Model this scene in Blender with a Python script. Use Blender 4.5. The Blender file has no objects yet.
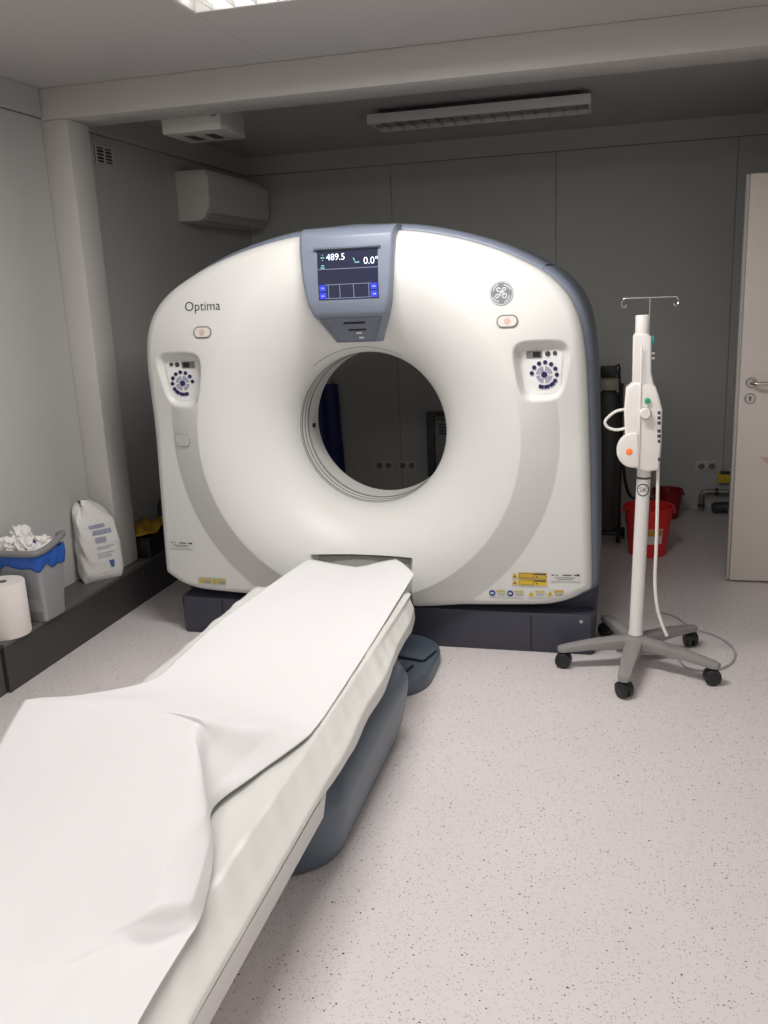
import bpy, bmesh, math, random
import numpy as np
from mathutils import Vector, Matrix
random.seed(4); rng = np.random.default_rng(4)
scene = bpy.context.scene
COL = scene.collection

# ------------------------------------------------------------------ camera
F_PX = 889.5; CAM_H = 1.54
YAW, PITCH, ROLL = [math.radians(a) for a in (14.96, 13.91, -2.545)]
_f = np.array([-math.sin(YAW)*math.cos(PITCH), math.cos(YAW)*math.cos(PITCH), -math.sin(PITCH)])
_r0 = np.array([math.cos(YAW), math.sin(YAW), 0.0]); _u0 = np.cross(_r0, _f)
_r = math.cos(ROLL)*_r0 + math.sin(ROLL)*_u0
_u = -math.sin(ROLL)*_r0 + math.cos(ROLL)*_u0
CAMM = np.array([_r, _u, _f])
def at(px, py, axis, val):
    """pixel -> world point on the plane axis = val"""
    d = CAMM.T @ np.array([(px-384)/F_PX, -(py-512)/F_PX, 1.0])
    c = np.array([0, 0, CAM_H]); i = 'xyz'.index(axis)
    return c + d*(val-c[i])/d[i]
cd = bpy.data.cameras.new('camera'); cam = bpy.data.objects.new('camera', cd); COL.objects.link(cam)
cd.sensor_fit = 'VERTICAL'; cd.sensor_height = 24.0; cd.lens = 24.0*F_PX/1024; cd.clip_start = 0.02
m3 = Matrix((( _r[0], _u[0], -_f[0]), (_r[1], _u[1], -_f[1]), (_r[2], _u[2], -_f[2])))
cam.matrix_world = Matrix.Translation((0, 0, CAM_H)) @ m3.to_4x4()
scene.camera = cam

# ------------------------------------------------------------------ world, light, exposure
w = bpy.data.worlds.new('world'); scene.world = w; w.use_nodes = True
w.node_tree.nodes['Background'].inputs[0].default_value = (0.5, 0.52, 0.55, 1)
w.node_tree.nodes['Background'].inputs[1].default_value = 0.05
scene.view_settings.view_transform = 'Standard'; scene.view_settings.look = 'None'
scene.view_settings.exposure = 0.15; scene.view_settings.gamma = 1.0
scene.view_settings.use_curve_mapping = False
LAMP_COL = (1.0, 0.97, 0.945)
LAMPS = [(-1.325, 2.60, 31.0), (-1.325, -0.45, 31.0), (0.20, -0.45, 17.0)]      # x0, y0, watts of the lit ceiling fixtures
LAMP_L, LAMP_W = 1.18, 0.286

# ------------------------------------------------------------------ materials
def mat(name, col, rough=0.5, metal=0.0, noise=0.0, nscale=20.0, bump=0.0, bscale=80.0, emit=None, estr=1.0, spec=0.5, trans=0.0, alpha=1.0):
    m = bpy.data.materials.new(name); m.use_nodes = True
    nt = m.node_tree; b = nt.nodes['Principled BSDF']
    c = (*col, 1.0)
    b.inputs['Base Color'].default_value = c
    b.inputs['Roughness'].default_value = rough; b.inputs['Metallic'].default_value = metal
    b.inputs['Specular IOR Level'].default_value = spec
    if trans: b.inputs['Transmission Weight'].default_value = trans
    if alpha < 1: b.inputs['Alpha'].default_value = alpha
    tc = nt.nodes.new('ShaderNodeTexCoord')
    if noise > 0:
        n = nt.nodes.new('ShaderNodeTexNoise'); n.inputs['Scale'].default_value = nscale; n.inputs['Detail'].default_value = 4
        nt.links.new(tc.outputs['Object'], n.inputs['Vector'])
        mx = nt.nodes.new('ShaderNodeMix'); mx.data_type = 'RGBA'
        mx.inputs['A'].default_value = (*[x*(1-noise) for x in col], 1); mx.inputs['B'].default_value = (*[min(1, x*(1+noise)) for x in col], 1)
        nt.links.new(n.outputs['Fac'], mx.inputs['Factor']); nt.links.new(mx.outputs['Result'], b.inputs['Base Color'])
    if bump > 0:
        n2 = nt.nodes.new('ShaderNodeTexNoise'); n2.inputs['Scale'].default_value = bscale; n2.inputs['Detail'].default_value = 3
        nt.links.new(tc.outputs['Object'], n2.inputs['Vector'])
        bp = nt.nodes.new('ShaderNodeBump'); bp.inputs['Strength'].default_value = bump; bp.inputs['Distance'].default_value = 0.01
        nt.links.new(n2.outputs['Fac'], bp.inputs['Height']); nt.links.new(bp.outputs['Normal'], b.inputs['Normal'])
    if emit:
        b.inputs['Emission Color'].default_value = (*emit, 1); b.inputs['Emission Strength'].default_value = estr
    return m

def floor_material():
    m = bpy.data.materials.new('speckled vinyl'); m.use_nodes = True
    nt = m.node_tree; b = nt.nodes['Principled BSDF']; L = nt.links.new
    b.inputs['Roughness'].default_value = 0.42; b.inputs['Specular IOR Level'].default_value = 0.35
    tc = nt.nodes.new('ShaderNodeTexCoord')
    col = None
    base = nt.nodes.new('ShaderNodeTexNoise'); base.inputs['Scale'].default_value = 3.0; base.inputs['Detail'].default_value = 5
    L(tc.outputs['Object'], base.inputs['Vector'])
    mx = nt.nodes.new('ShaderNodeMix'); mx.data_type = 'RGBA'
    mx.inputs['A'].default_value = (0.69, 0.638, 0.635, 1); mx.inputs['B'].default_value = (0.75, 0.698, 0.695, 1)
    L(base.outputs['Fac'], mx.inputs['Factor']); col = mx.outputs['Result']
    # three generations of chips: pale grey, mid grey, nearly black
    for sc, dens, size, c, seed in ((130, 0.26, 0.26, (0.53, 0.49, 0.485), 0.0), (85, 0.08, 0.19, (0.34, 0.315, 0.32), 3.7), (60, 0.050, 0.118, (0.08, 0.065, 0.075), 9.1), (36, 0.05, 0.092, (0.07, 0.045, 0.045), 5.3)):
        mp = nt.nodes.new('ShaderNodeMapping'); mp.inputs['Location'].default_value = (seed, seed*1.7, 0)
        nz = nt.nodes.new('ShaderNodeTexNoise'); nz.inputs['Scale'].default_value = sc*1.5
        L(tc.outputs['Object'], nz.inputs['Vector'])
        ad = nt.nodes.new('ShaderNodeVectorMath'); ad.operation = 'MULTIPLY_ADD'
        ad.inputs[1].default_value = (0.35/sc,)*3
        L(nz.outputs['Color'], ad.inputs[0]); L(tc.outputs['Object'], ad.inputs[2])
        L(ad.outputs[0], mp.inputs['Vector'])
        v = nt.nodes.new('ShaderNodeTexVoronoi'); v.voronoi_dimensions = '2D'; v.inputs['Scale'].default_value = sc
        L(mp.outputs['Vector'], v.inputs['Vector'])
        lt = nt.nodes.new('ShaderNodeMath'); lt.operation = 'LESS_THAN'; lt.inputs[1].default_value = size
        L(v.outputs['Distance'], lt.inputs[0])
        sp = nt.nodes.new('ShaderNodeSeparateColor'); L(v.outputs['Color'], sp.inputs[0])
        l2 = nt.nodes.new('ShaderNodeMath'); l2.operation = 'LESS_THAN'; l2.inputs[1].default_value = dens
        L(sp.outputs[0], l2.inputs[0])
        mu = nt.nodes.new('ShaderNodeMath'); mu.operation = 'MULTIPLY'; L(lt.outputs[0], mu.inputs[0]); L(l2.outputs[0], mu.inputs[1])
        m2 = nt.nodes.new('ShaderNodeMix'); m2.data_type = 'RGBA'; m2.inputs['B'].default_value = (*c, 1)
        L(mu.outputs[0], m2.inputs['Factor']); L(col, m2.inputs['A']); col = m2.outputs['Result']
    L(col, b.inputs['Base Color'])
    return m

M = dict(
 floor=floor_material(),
 wall=mat('wall panel lacquer', (0.52, 0.515, 0.50), 0.45, noise=0.03, nscale=2.5, spec=0.3),
 backwall=mat('back wall panel lacquer', (0.525, 0.53, 0.51), 0.45, noise=0.03, nscale=2.5, spec=0.3),
 ceil=mat('ceiling panel lacquer', (0.56, 0.545, 0.53), 0.42, noise=0.03, nscale=2.0, spec=0.35),
 beam=mat('cream lacquered steel', (0.62, 0.60, 0.565), 0.4, noise=0.03, nscale=3, spec=0.35),
 joint=mat('panel joint', (0.20, 0.20, 0.19), 0.7),
 white=mat('white scanner plastic', (0.72, 0.717, 0.69), 0.42, noise=0.012, nscale=4, spec=0.4),
 white2=mat('white panel plastic', (0.85, 0.845, 0.84), 0.4, noise=0.01),
 notch=mat('grey recess plastic', (0.36, 0.355, 0.34), 0.5),
 blue=mat('blue grey plastic', (0.20, 0.23, 0.295), 0.38, noise=0.02, nscale=6),
 blue2=mat('dark blue grey plastic', (0.145, 0.165, 0.215), 0.4, noise=0.02, nscale=6),
 slate=mat('slate blue plastic', (0.085, 0.115, 0.15), 0.38, noise=0.05, nscale=6),
 base=mat('charcoal blue plastic', (0.045, 0.046, 0.066), 0.45, noise=0.05, nscale=8),
 pedal=mat('pedal rubber', (0.085, 0.105, 0.14), 0.5, noise=0.05),
 black=mat('black plastic', (0.012, 0.012, 0.014), 0.4),
 dark=mat('dark grey plastic', (0.05, 0.05, 0.055), 0.5),
 grey=mat('mid grey plastic', (0.23, 0.23, 0.235), 0.45, noise=0.03),
 lgrey=mat('light grey plastic', (0.42, 0.42, 0.42), 0.45, noise=0.02),
 ink=mat('dark print ink', (0.05, 0.05, 0.06), 0.6),
 logo=mat('logo grey', (0.19, 0.20, 0.22), 0.4),
 logol=mat('logo silver', (0.62, 0.63, 0.66), 0.35),
 navy=mat('navy key', (0.018, 0.016, 0.09), 0.4),
 keyring=mat('lilac grey key ring', (0.36, 0.37, 0.47), 0.45),
 pink=mat('pale red icon', (0.66, 0.46, 0.41), 0.5),
 pill=mat('pale button', (0.74, 0.68, 0.64), 0.45),
 yellow=mat('warning yellow', (0.72, 0.49, 0.03), 0.5),
 amber=mat('warning amber', (0.60, 0.38, 0.04), 0.5),
 olive=mat('pale olive sticker', (0.47, 0.45, 0.30), 0.5),
 lime=mat('sticker olive yellow', (0.55, 0.48, 0.16), 0.5),
 sticker=mat('white sticker', (0.70, 0.70, 0.67), 0.5),
 sblue=mat('sticker blue', (0.03, 0.07, 0.25), 0.5),
 paper=mat('white examination paper', (0.80, 0.792, 0.796), 0.75, noise=0.012, nscale=3, bump=0.06, bscale=160, spec=0.2),
 plastic_sheet=mat('milky plastic sheet', (0.72, 0.715, 0.68), 0.33, noise=0.03, nscale=5, spec=0.5),
 tablew=mat('white table plastic', (0.78, 0.765, 0.74), 0.4, noise=0.015),
 mattress=mat('cream mattress vinyl', (0.66, 0.645, 0.54), 0.5, noise=0.03),
 trunk=mat('dark grey bench laminate', (0.050, 0.047, 0.046), 0.5, noise=0.06, nscale=9),
 trunktop=mat('brown grey bench top', (0.105, 0.098, 0.090), 0.5, noise=0.06, nscale=9),
 binp=mat('grey bin plastic', (0.33, 0.335, 0.35), 0.45, noise=0.03),
 bluebag=mat('blue bin bag', (0.02, 0.11, 0.47), 0.35, noise=0.2, nscale=25, bump=0.4, bscale=40),
 tissue=mat('tissue paper', (0.84, 0.82, 0.79), 0.85, noise=0.03, bump=0.4, bscale=60),
 rollp=mat('paper roll', (0.86, 0.80, 0.76), 0.85, noise=0.02, bump=0.15, bscale=220),
 core=mat('cardboard core', (0.22, 0.20, 0.18), 0.9),
 sack=mat('white plastic sack', (0.70, 0.68, 0.655), 0.4, noise=0.05, nscale=30, bump=0.35, bscale=35),
 sackprint=mat('lilac grey sack print', (0.30, 0.31, 0.40), 0.5, noise=0.25, nscale=60),
 sackblue=mat('blue sack print', (0.06, 0.13, 0.33), 0.5),
 red=mat('red bucket plastic', (0.85, 0.035, 0.03), 0.35, noise=0.05),
 darkred=mat('dark red bucket plastic', (0.30, 0.010, 0.016), 0.4, noise=0.05),
 stand=mat('white lacquered tube', (0.74, 0.72, 0.69), 0.35),
 standg=mat('warm grey cast plastic', (0.29, 0.275, 0.27), 0.45, noise=0.04),
 head=mat('white injector plastic', (0.82, 0.79, 0.76), 0.4, noise=0.01),
 orange=mat('orange dot', (0.85, 0.16, 0.02), 0.4, emit=(1.0, 0.2, 0.04), estr=0.35),
 green=mat('green plastic', (0.03, 0.36, 0.20), 0.35),
 teal=mat('teal plastic', (0.03, 0.32, 0.29), 0.35),
 steel=mat('brushed steel', (0.55, 0.54, 0.52), 0.3, metal=1.0),
 chrome=mat('chrome wire', (0.75, 0.75, 0.74), 0.18, metal=1.0),
 door=mat('beige door lacquer', (0.66, 0.595, 0.55), 0.4, noise=0.012, nscale=3),
 dooredge=mat('door rebate', (0.44, 0.42, 0.40), 0.45),
 ac=mat('ivory plastic', (0.66, 0.645, 0.60), 0.4, noise=0.015),
 lampbody=mat('white lamp housing', (0.70, 0.69, 0.67), 0.4),
 louvre=mat('aluminium louvre', (0.62, 0.62, 0.61), 0.25, metal=0.9),
 tubeoff=mat('unlit tube', (0.75, 0.74, 0.72), 0.3),
 tubeon=mat('lit tube', (1, 1, 1), 0.3, emit=LAMP_COL, estr=9.0),
 apron=mat('navy vinyl apron', (0.02, 0.03, 0.15), 0.35, noise=0.15, nscale=14, bump=0.2, bscale=12),
 duct=mat('dark cable duct', (0.075, 0.08, 0.085), 0.5),
 cabinet=mat('grey cabinet lacquer', (0.33, 0.34, 0.34), 0.5),
 socket=mat('socket plastic', (0.60, 0.59, 0.56), 0.4),
 sockhole=mat('socket well', (0.20, 0.195, 0.19), 0.5),
 yellowcloth=mat('yellow cloth', (0.46, 0.27, 0.02), 0.8, noise=0.15, nscale=30, bump=0.3, bscale=50),
 steelpipe=mat('galvanised pipe', (0.30, 0.29, 0.28), 0.4, metal=0.6),
 cyl=mat('dark cylinder paint', (0.07, 0.068, 0.066), 0.5, noise=0.05),
 cylcol=mat('cream collar', (0.40, 0.38, 0.30), 0.5),
 screen=mat('screen glass', (0.02, 0.022, 0.045), 0.12, emit=(0.020, 0.021, 0.045), estr=0.5),
 scrtxt=mat('screen text', (0.7, 0.75, 0.8), 0.4, emit=(0.75, 0.9, 0.95), estr=0.75),
 scrgreen=mat('screen green icon', (0.2, 0.5, 0.45), 0.4, emit=(0.25, 0.65, 0.55), estr=0.6),
 scrline=mat('screen line', (0.2, 0.22, 0.3), 0.4, emit=(0.16, 0.18, 0.27), estr=0.6),
 scrblue=mat('screen blue key', (0.02, 0.04, 0.5), 0.4, emit=(0.035, 0.05, 0.50), estr=0.6),
 cream=mat('cable white', (0.78, 0.75, 0.71), 0.45),
)

# ------------------------------------------------------------------ helpers
def finish(me, smooth=40):
    if smooth is not None:
        me.polygons.foreach_set('use_smooth', [True]*len(me.polygons))
        try: me.set_sharp_from_angle(angle=math.radians(smooth))
        except Exception: pass
    me.update()
    return me
def put(name, me, m, parent=None):
    o = bpy.data.objects.new(name, me); COL.objects.link(o)
    if m is not None:
        me.materials.clear(); me.materials.append(M[m] if isinstance(m, str) else m)
    if parent is not None: o.parent = parent
    return o
def tag(o, label=None, cat=None, group=None, kind=None):
    if label: o['label'] = label
    if cat: o['category'] = cat
    if group: o['group'] = group
    if kind: o['kind'] = kind
    return o
def thing(name, loc, label, cat, group=None, rz=0.0):
    o = bpy.data.objects.new(name, None); COL.objects.link(o); o.location = loc; o.rotation_euler = (0, 0, rz)
    o.empty_display_size = 0.1
    return tag(o, label, cat, group)
class MB:
    """collects primitives into ONE mesh"""
    def __init__(s): s.v = []; s.f = []
    def add(s, v, f):
        n = len(s.v); s.v += [tuple(p) for p in v]; s.f += [tuple(i+n for i in q) for q in f]; return s
    def box(s, a, b, bev=0.0, seg=2):
        bm = bmesh.new(); bmesh.ops.create_cube(bm, size=1)
        for v in bm.verts:
            v.co = Vector([(a[i]+b[i])/2 + v.co[i]*(b[i]-a[i]) for i in range(3)])
        if bev > 0: bmesh.ops.bevel(bm, geom=bm.edges[:], offset=bev, segments=seg, profile=0.5, affect='EDGES')
        return s.bm(bm)
    def bm(s, bm):
        bm.verts.index_update()
        s.add([v.co[:] for v in bm.verts], [[v.index for v in f.verts] for f in bm.faces]); bm.free(); return s
    def tube(s, pts, r, n=10, cap=True, closed=False):
        pts = [Vector(p) for p in pts]; k = len(pts)
        rs = r if isinstance(r, (list, tuple, np.ndarray)) else [r]*k
        base = len(s.v); prev = None
        for i, p in enumerate(pts):
            if closed: t = (pts[(i+1) % k]-pts[i-1]).normalized()
            else: t = (pts[min(i+1, k-1)]-pts[max(i-1, 0)]).normalized()
            if prev is None:
                a = Vector((0, 0, 1)) if abs(t.z) < 0.9 else Vector((1, 0, 0))
                nrm = t.cross(a).normalized()
            else:
                nrm = (prev - t*prev.dot(t)).normalized()
            prev = nrm; bn = t.cross(nrm)
            for j in range(n):
                an = 2*math.pi*j/n
                s.v.append(tuple(p + (nrm*math.cos(an)+bn*math.sin(an))*rs[i]))
        for i in range(k if closed else k-1):
            i2 = (i+1) % k
            for j in range(n):
                j2 = (j+1) % n
                s.f.append((base+i*n+j, base+i*n+j2, base+i2*n+j2, base+i2*n+j))
        if cap and not closed:
            s.f.append(tuple(base+j for j in range(n))[::-1]); s.f.append(tuple(base+(k-1)*n+j for j in range(n)))
        return s
    def lathe(s, prof, c=(0, 0, 0), n=32, axis='z', capb=True, capt=True):
        base = len(s.v)
        for r, h in prof:
            for j in range(n):
                a = 2*math.pi*j/n; x, y = r*math.cos(a), r*math.sin(a)
                p = (x, y, h) if axis == 'z' else ((x, h, y) if axis == 'y' else (h, x, y))
                s.v.append((p[0]+c[0], p[1]+c[1], p[2]+c[2]))
        k = len(prof)
        for i in range(k-1):
            for j in range(n):
                j2 = (j+1) % n
                s.f.append((base+i*n+j, base+i*n+j2, base+(i+1)*n+j2, base+(i+1)*n+j))
        if capb: s.f.append(tuple(base+j for j in range(n))[::-1])
        if capt: s.f.append(tuple(base+(k-1)*n+j for j in range(n)))
        return s
    def prism(s, outline, a, b, plane='xz', bev=0.0, seg=2):
        """outline in plane, extruded between a and b on the remaining axis"""
        bm = bmesh.new(); vs = []
        for d in (a, b):
            vs.append([bm.verts.new({'xz': (p[0], d, p[1]), 'xy': (p[0], p[1], d), 'yz': (d, p[0], p[1])}[plane]) for p in outline])
        n = len(outline)
        bm.faces.new(vs[0]); bm.faces.new(vs[1][::-1])
        for i in range(n): bm.faces.new((vs[0][i], vs[0][(i+1) % n], vs[1][(i+1) % n], vs[1][i]))
        bmesh.ops.recalc_face_normals(bm, faces=bm.faces[:])
        if bev > 0:
            caps = [e for e in bm.edges if all(v in vs[0] for v in e.verts) or all(v in vs[1] for v in e.verts)]
            bmesh.ops.bevel(bm, geom=caps, offset=bev, segments=seg, profile=0.5, affect='EDGES')
        return s.bm(bm)
    def mesh(s, name, smooth=40):
        me = bpy.data.meshes.new(name); me.from_pydata(s.v, [], s.f); 
        b = bmesh.new(); b.from_mesh(me); bmesh.ops.recalc_face_normals(b, faces=b.faces[:]); b.to_mesh(me); b.free()
        return finish(me, smooth)
    def build(s, name, m, parent=None, smooth=40): return put(name, s.mesh(name, smooth), m, parent)
def grid(name, P, m, parent=None, closed=False, thick=0.0, smooth=60, offset=-1):
    ny, nx, _ = P.shape
    me = bpy.data.meshes.new(name)
    f = []
    for i in range(ny-1):
        for j in range(nx if closed else nx-1):
            j2 = (j+1) % nx
            f.append((i*nx+j, i*nx+j2, (i+1)*nx+j2, (i+1)*nx+j))
    me.from_pydata(P.reshape(-1, 3).tolist(), [], f); finish(me, smooth)
    o = put(name, me, m, parent)
    if thick:
        md = o.modifiers.new('thickness', 'SOLIDIFY'); md.thickness = thick; md.offset = offset
    return o
def catmull(P, n):
    """P (k,...) control rows -> n samples along axis 0"""
    P = np.asarray(P, float); k = len(P)
    Q = np.concatenate([2*P[:1]-P[1:2], P, 2*P[-1:]-P[-2:-1]])
    out = []
    for t in np.linspace(0, k-1, n):
        i = min(int(t), k-2); u = t-i
        a, b, c, d = Q[i], Q[i+1], Q[i+2], Q[i+3]
        out.append(0.5*((2*b)+(c-a)*u+(2*a-5*b+4*c-d)*u*u+(3*b-a-3*c+d)*u**3))
    return np.array(out)
def rrect(w, h, r, n=6, cx=0.0, cy=0.0):
    pts = []
    for sx, sy, a0 in ((1, 1, 0), (-1, 1, 90), (-1, -1, 180), (1, -1, 270)):
        for i in range(n+1):
            a = math.radians(a0+90*i/n)
            pts.append((cx+sx*(w/2-r)+r*math.cos(a), cy+sy*(h/2-r)+r*math.sin(a)))
    return pts
def text_mesh(txt, size, align='CENTER'):
    c = bpy.data.curves.new('t', 'FONT'); c.body = txt; c.size = size; c.align_x = align; c.align_y = 'CENTER'; c.resolution_u = 4
    o = bpy.data.objects.new('t', c); COL.objects.link(o)
    dg = bpy.context.evaluated_depsgraph_get()
    me = bpy.data.meshes.new_from_object(o.evaluated_get(dg))
    COL.objects.unlink(o); bpy.data.objects.remove(o); bpy.data.curves.remove(c)
    return me
def smoothstep(a, b, x):
    t = np.clip((x-a)/(b-a), 0, 1); return t*t*(3-2*t)

# ------------------------------------------------------------------ the room
XL, XR, YB, YF, ZC = -2.575, 1.62, 6.26, -1.9, 2.50
def slab_panels(parent, axis_pairs, make, m): 
    for a, b in axis_pairs: 
        put('panel', make(a, b).mesh('panel', 30), m, parent)
fl = tag(MB().box((XL-.12, YF-.12, -.08), (XR+1.4, YB+.12, 0)).build('floor', 'floor'), 'speckled pinkish grey vinyl floor of the scanner room', 'floor', kind='structure')
J = 0.0013
def edges(a, b, origin, step):
    k = math.ceil((a-origin)/step+1e-6); c = [a]
    x = origin+k*step
    while x < b-1e-6: c.append(x); x += step
    return list(zip(c, c[1:]+[b]))
# back wall with flat panels and fine joints
wb = tag(MB().box((XL-.12, YB+.012, 0), (XR+.1, YB+.12, ZC+.06)).build('wall_back', 'joint'), 'grey panelled back wall in shade behind the scanner', 'wall', kind='structure')
slab_panels(wb, edges(XL, XR, -.41, 1.112), lambda a, b: MB().box((a+J, YB, 0.001), (b-J, YB+.014, 2.372), .001, 1), 'backwall')
wl = tag(MB().box((XL-.12, YF-.1, 0), (XL-.012, YB+.012, ZC+.06)).build('wall_left', 'joint'), 'pale grey panelled left wall above the bench', 'wall', kind='structure')
slab_panels(wl, edges(YF, YB, .47, 1.15), lambda a, b: MB().box((XL-.014, a+.0008, 0.001), (XL, b-.0008, 2.372), .0005, 1), 'wall')
# right wall with the doorway of the open door
wr = tag(MB().box((XR, YF-.1, 0), (XR+.1, 4.76, ZC+.06)).box((XR, 5.70, 0), (XR+.1, YB+.012, ZC+.06)).box((XR, 4.76, 2.03), (XR+.1, 5.70, ZC+.06)).build('wall_right', 'wall'), 'pale right wall with the doorway of the open door', 'wall', kind='structure')
tag(MB().box((XR+1.2, 3.9, 0), (XR+1.3, 6.3, ZC)).build('wall_corridor', 'wall'), 'pale corridor wall beyond the open doorway', 'wall', kind='structure')
tag(MB().box((XL-.12, YF-.1, 0), (XR+.1, YF, ZC+.06)).build('wall_front', 'wall'), 'pale wall behind the photographer', 'wall', kind='structure')
ce = tag(MB().box((XL-.12, YF-.1, ZC+.012), (XR+1.4, YB+.12, ZC+.1)).build('ceiling', 'joint'), 'light grey panelled ceiling', 'ceiling', kind='structure')
slab_panels(ce, edges(XL, XR, -1.43, 4.0), lambda a, b: MB().box((a+.0005, YF, ZC), (b-.0005, YB, ZC+.014), .0005, 1), 'ceil')
# cornice strips, post and beam
tag(MB().box((XL, YF, 2.375), (XL+.012, 3.86, ZC), .002, 1).build('trim_1', 'wall'), 'flat cornice strip on top of the left wall before the beam', 'trim', kind='structure')
tag(MB().box((XL, 4.08, 2.375), (XL+.012, YB, ZC), .002, 1).build('trim_2', 'wall'), 'flat cornice strip on top of the left wall behind the beam', 'trim', kind='structure')
tag(MB().box((XL+.012, YB-.012, 2.375), (XR, YB, ZC), .002, 1).build('trim_3', 'backwall'), 'flat cornice strip on top of the back wall', 'trim', kind='structure')
pz = 0.217
tag(MB().box((XL, 3.864, pz), (-2.44, 4.045, 2.364), .006).build('trim_4', 'beam'), 'cream steel post against the left wall carrying the ceiling beam', 'post', kind='structure')
tag(MB().box((XL, 3.864, 2.364), (XR, 4.095, ZC), .005).build('trim_5', 'beam'), 'cream steel ceiling beam crossing the whole room', 'beam', kind='structure')

# door leaf standing open, plus its frame in the right wall
DY = 4.685
d = tag(MB().box((.585, DY, .012), (XR-.06, DY+.04, 1.998), .003).build('door_1', 'door'), 'beige door leaf standing open into the room at right', 'door', kind='structure')
MB().box((.568, DY+.012, .012), (.5848, DY+.052, 1.998), .002, 1).build('rebate_strip', 'dooredge', d)
MB().box((.566, DY+.02, .93), (.5675, DY+.045, 1.13), .0005, 1).build('latch_plate', 'steel', d)
MB().box((.5650, DY+.027, 1.02), (.5665, DY+.038, 1.055)).build('latch_bolt', 'black', d)
ros = MB().lathe([(.002, -.010), (.022, -.010), (.0255, -.006), (.0255, 0)], (.637, DY-.0005, 1.03), 28, 'y').build('rosette', 'steel', d)
MB().tube([(.637, DY-.008, 1.03), (.637, DY-.045, 1.03), (.645, DY-.055, 1.03), (.66, DY-.058, 1.03), (.765, DY-.058, 1.03)], .009, 12).build('lever_handle', 'steel', d)
er = MB().lathe([(.002, -.008), (.022, -.008), (.0255, -.005), (.0255, 0)], (.635, DY-.0005, .953), 28, 'y').build('key_rosette', 'steel', d)
kh = MB().lathe([(.001, -.0005), (.0055, -.0005), (.0055, 0)], (.635, DY-.0087, .957), 12, 'y'); kh.box((.632, DY-.0092, .940), (.638, DY-.0087, .957)); kh.build('keyhole', 'black', er)
MB().prism([(.695, .662), (.86, .655), (.86, .50)], DY-.0015, DY-.0002, 'xz').build('sticker', mat('faded pink sticker', (0.56, 0.40, 0.36), .6), d)
df = MB().box((XR-.02, 4.70, 0), (XR-.0005, 4.76, 2.09)).box((XR-.02, 5.70, 0), (XR-.0005, 5.76, 2.09)).box((XR-.02, 4.76, 2.03), (XR-.0005, 5.70, 2.09))
df.build('door_frame', 'dooredge', d)
for z in (.3, 1.7): MB().tube([(XR-.05, DY+.045, z-.05), (XR-.05, DY+.045, z+.05)], .008, 10).build('hinge', 'steel', d)

# bench / trunking along the left wall
TZ = 0.215
def bench(y0, y1, x1, label, mfront):
    t = thing('wall_bench', (XL, y0, 0), label, 'bench', 'low bench sections along the left wall')
    MB().box((0.001, 0.001, 0), (x1-XL-.014, y1-y0-.001, TZ-.018)).build('carcass', 'dark', t)
    MB().box((x1-XL-.014, 0.001, 0.0), (x1-XL, y1-y0-.004, TZ-.018), .0015, 1).build('front_panel', mfront, t)
    MB().box((0.001, 0.0, TZ-.018), (x1-XL+.003, y1-y0, TZ), .002, 1).build('bench_top', 'trunktop', t)
bench(-.6, 2.875, -2.408, 'nearest low bench section with a grey front, cut by the left edge', mat('grey bench front', (.07, .066, .063), .5))
bench(2.877, 3.985, -2.394, 'dark low bench section carrying the paper roll, bin and sack', 'trunk')
bench(3.995, 6.255, -2.394, 'dark low bench section running on behind the post to the back wall', 'trunk')

# ------------------------------------------------------------------ ceiling lamps
def lamp(x0, y0, lit, label, watts=0):
    t = thing('ceiling_lamp', (x0, y0, 2.42), label, 'lamp')
    L_, W_ = LAMP_L, LAMP_W
    zt = 2.499-2.42
    MB().box((.06, .05, .05), (L_-.06, W_-.05, zt)).build('mounting_tray', 'dark' if not lit else 'lampbody', t)  # unlit lamp: shadow in the gap under the ceiling is put into the tray colour
    MB().box((0, 0, .0), (L_, .012, .05), .003).build('side_profile', 'lampbody', t)
    MB().box((0, W_-.012, .0), (L_, W_, .05), .003).build('side_profile', 'lampbody', t)
    for xa in (0, L_-.015): MB().box((xa, .0125, .0), (xa+.015, W_-.0125, .05), .003).build('end_cap', 'lampbody', t)
    MB().box((.0155, .0125, .040), (L_-.0155, W_-.0125, .050)).build('reflector', 'louvre', t)
    for q in (.085, W_-.085): MB().tube([(.03, q, .027), (L_-.03, q, .027)], .008, 12).build('tube', 'tubeon' if lit else 'tubeoff', t)
    MB().box((.0155, W_/2-.004, .001), (L_-.0155, W_/2+.004, .017)).build('louvre_spine', 'louvre', t)
    me = MB().box((-.0012, .0125, 0), (.0012, W_-.0125, .016)).mesh('louvre_blade', None)
    for k in range(1, 16):
        o = put('louvre_blade', me, 'louvre', t); o.location = (L_*k/16, 0, .001)
    if lit:
        a = bpy.data.lights.new('tube light', 'AREA'); a.shape = 'RECTANGLE'; a.size = L_-.05; a.size_y = W_-.04
        a.energy = watts; a.color = LAMP_COL
        lo = bpy.data.objects.new('tube_light', a); COL.objects.link(lo); lo.parent = t; lo.location = (L_/2, W_/2, -.004)
lamp(LAMPS[0][0], LAMPS[0][1], True, 'lit ceiling lamp at the top edge before the beam', LAMPS[0][2])
lamp(LAMPS[1][0], LAMPS[1][1], True, 'lit ceiling lamp behind the photographer on the left', LAMPS[1][2])
lamp(LAMPS[2][0], LAMPS[2][1], True, 'lit ceiling lamp behind the photographer on the right', LAMPS[2][2])
lamp(-1.335, 5.0, False, 'switched off louvred ceiling lamp behind the beam')

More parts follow.
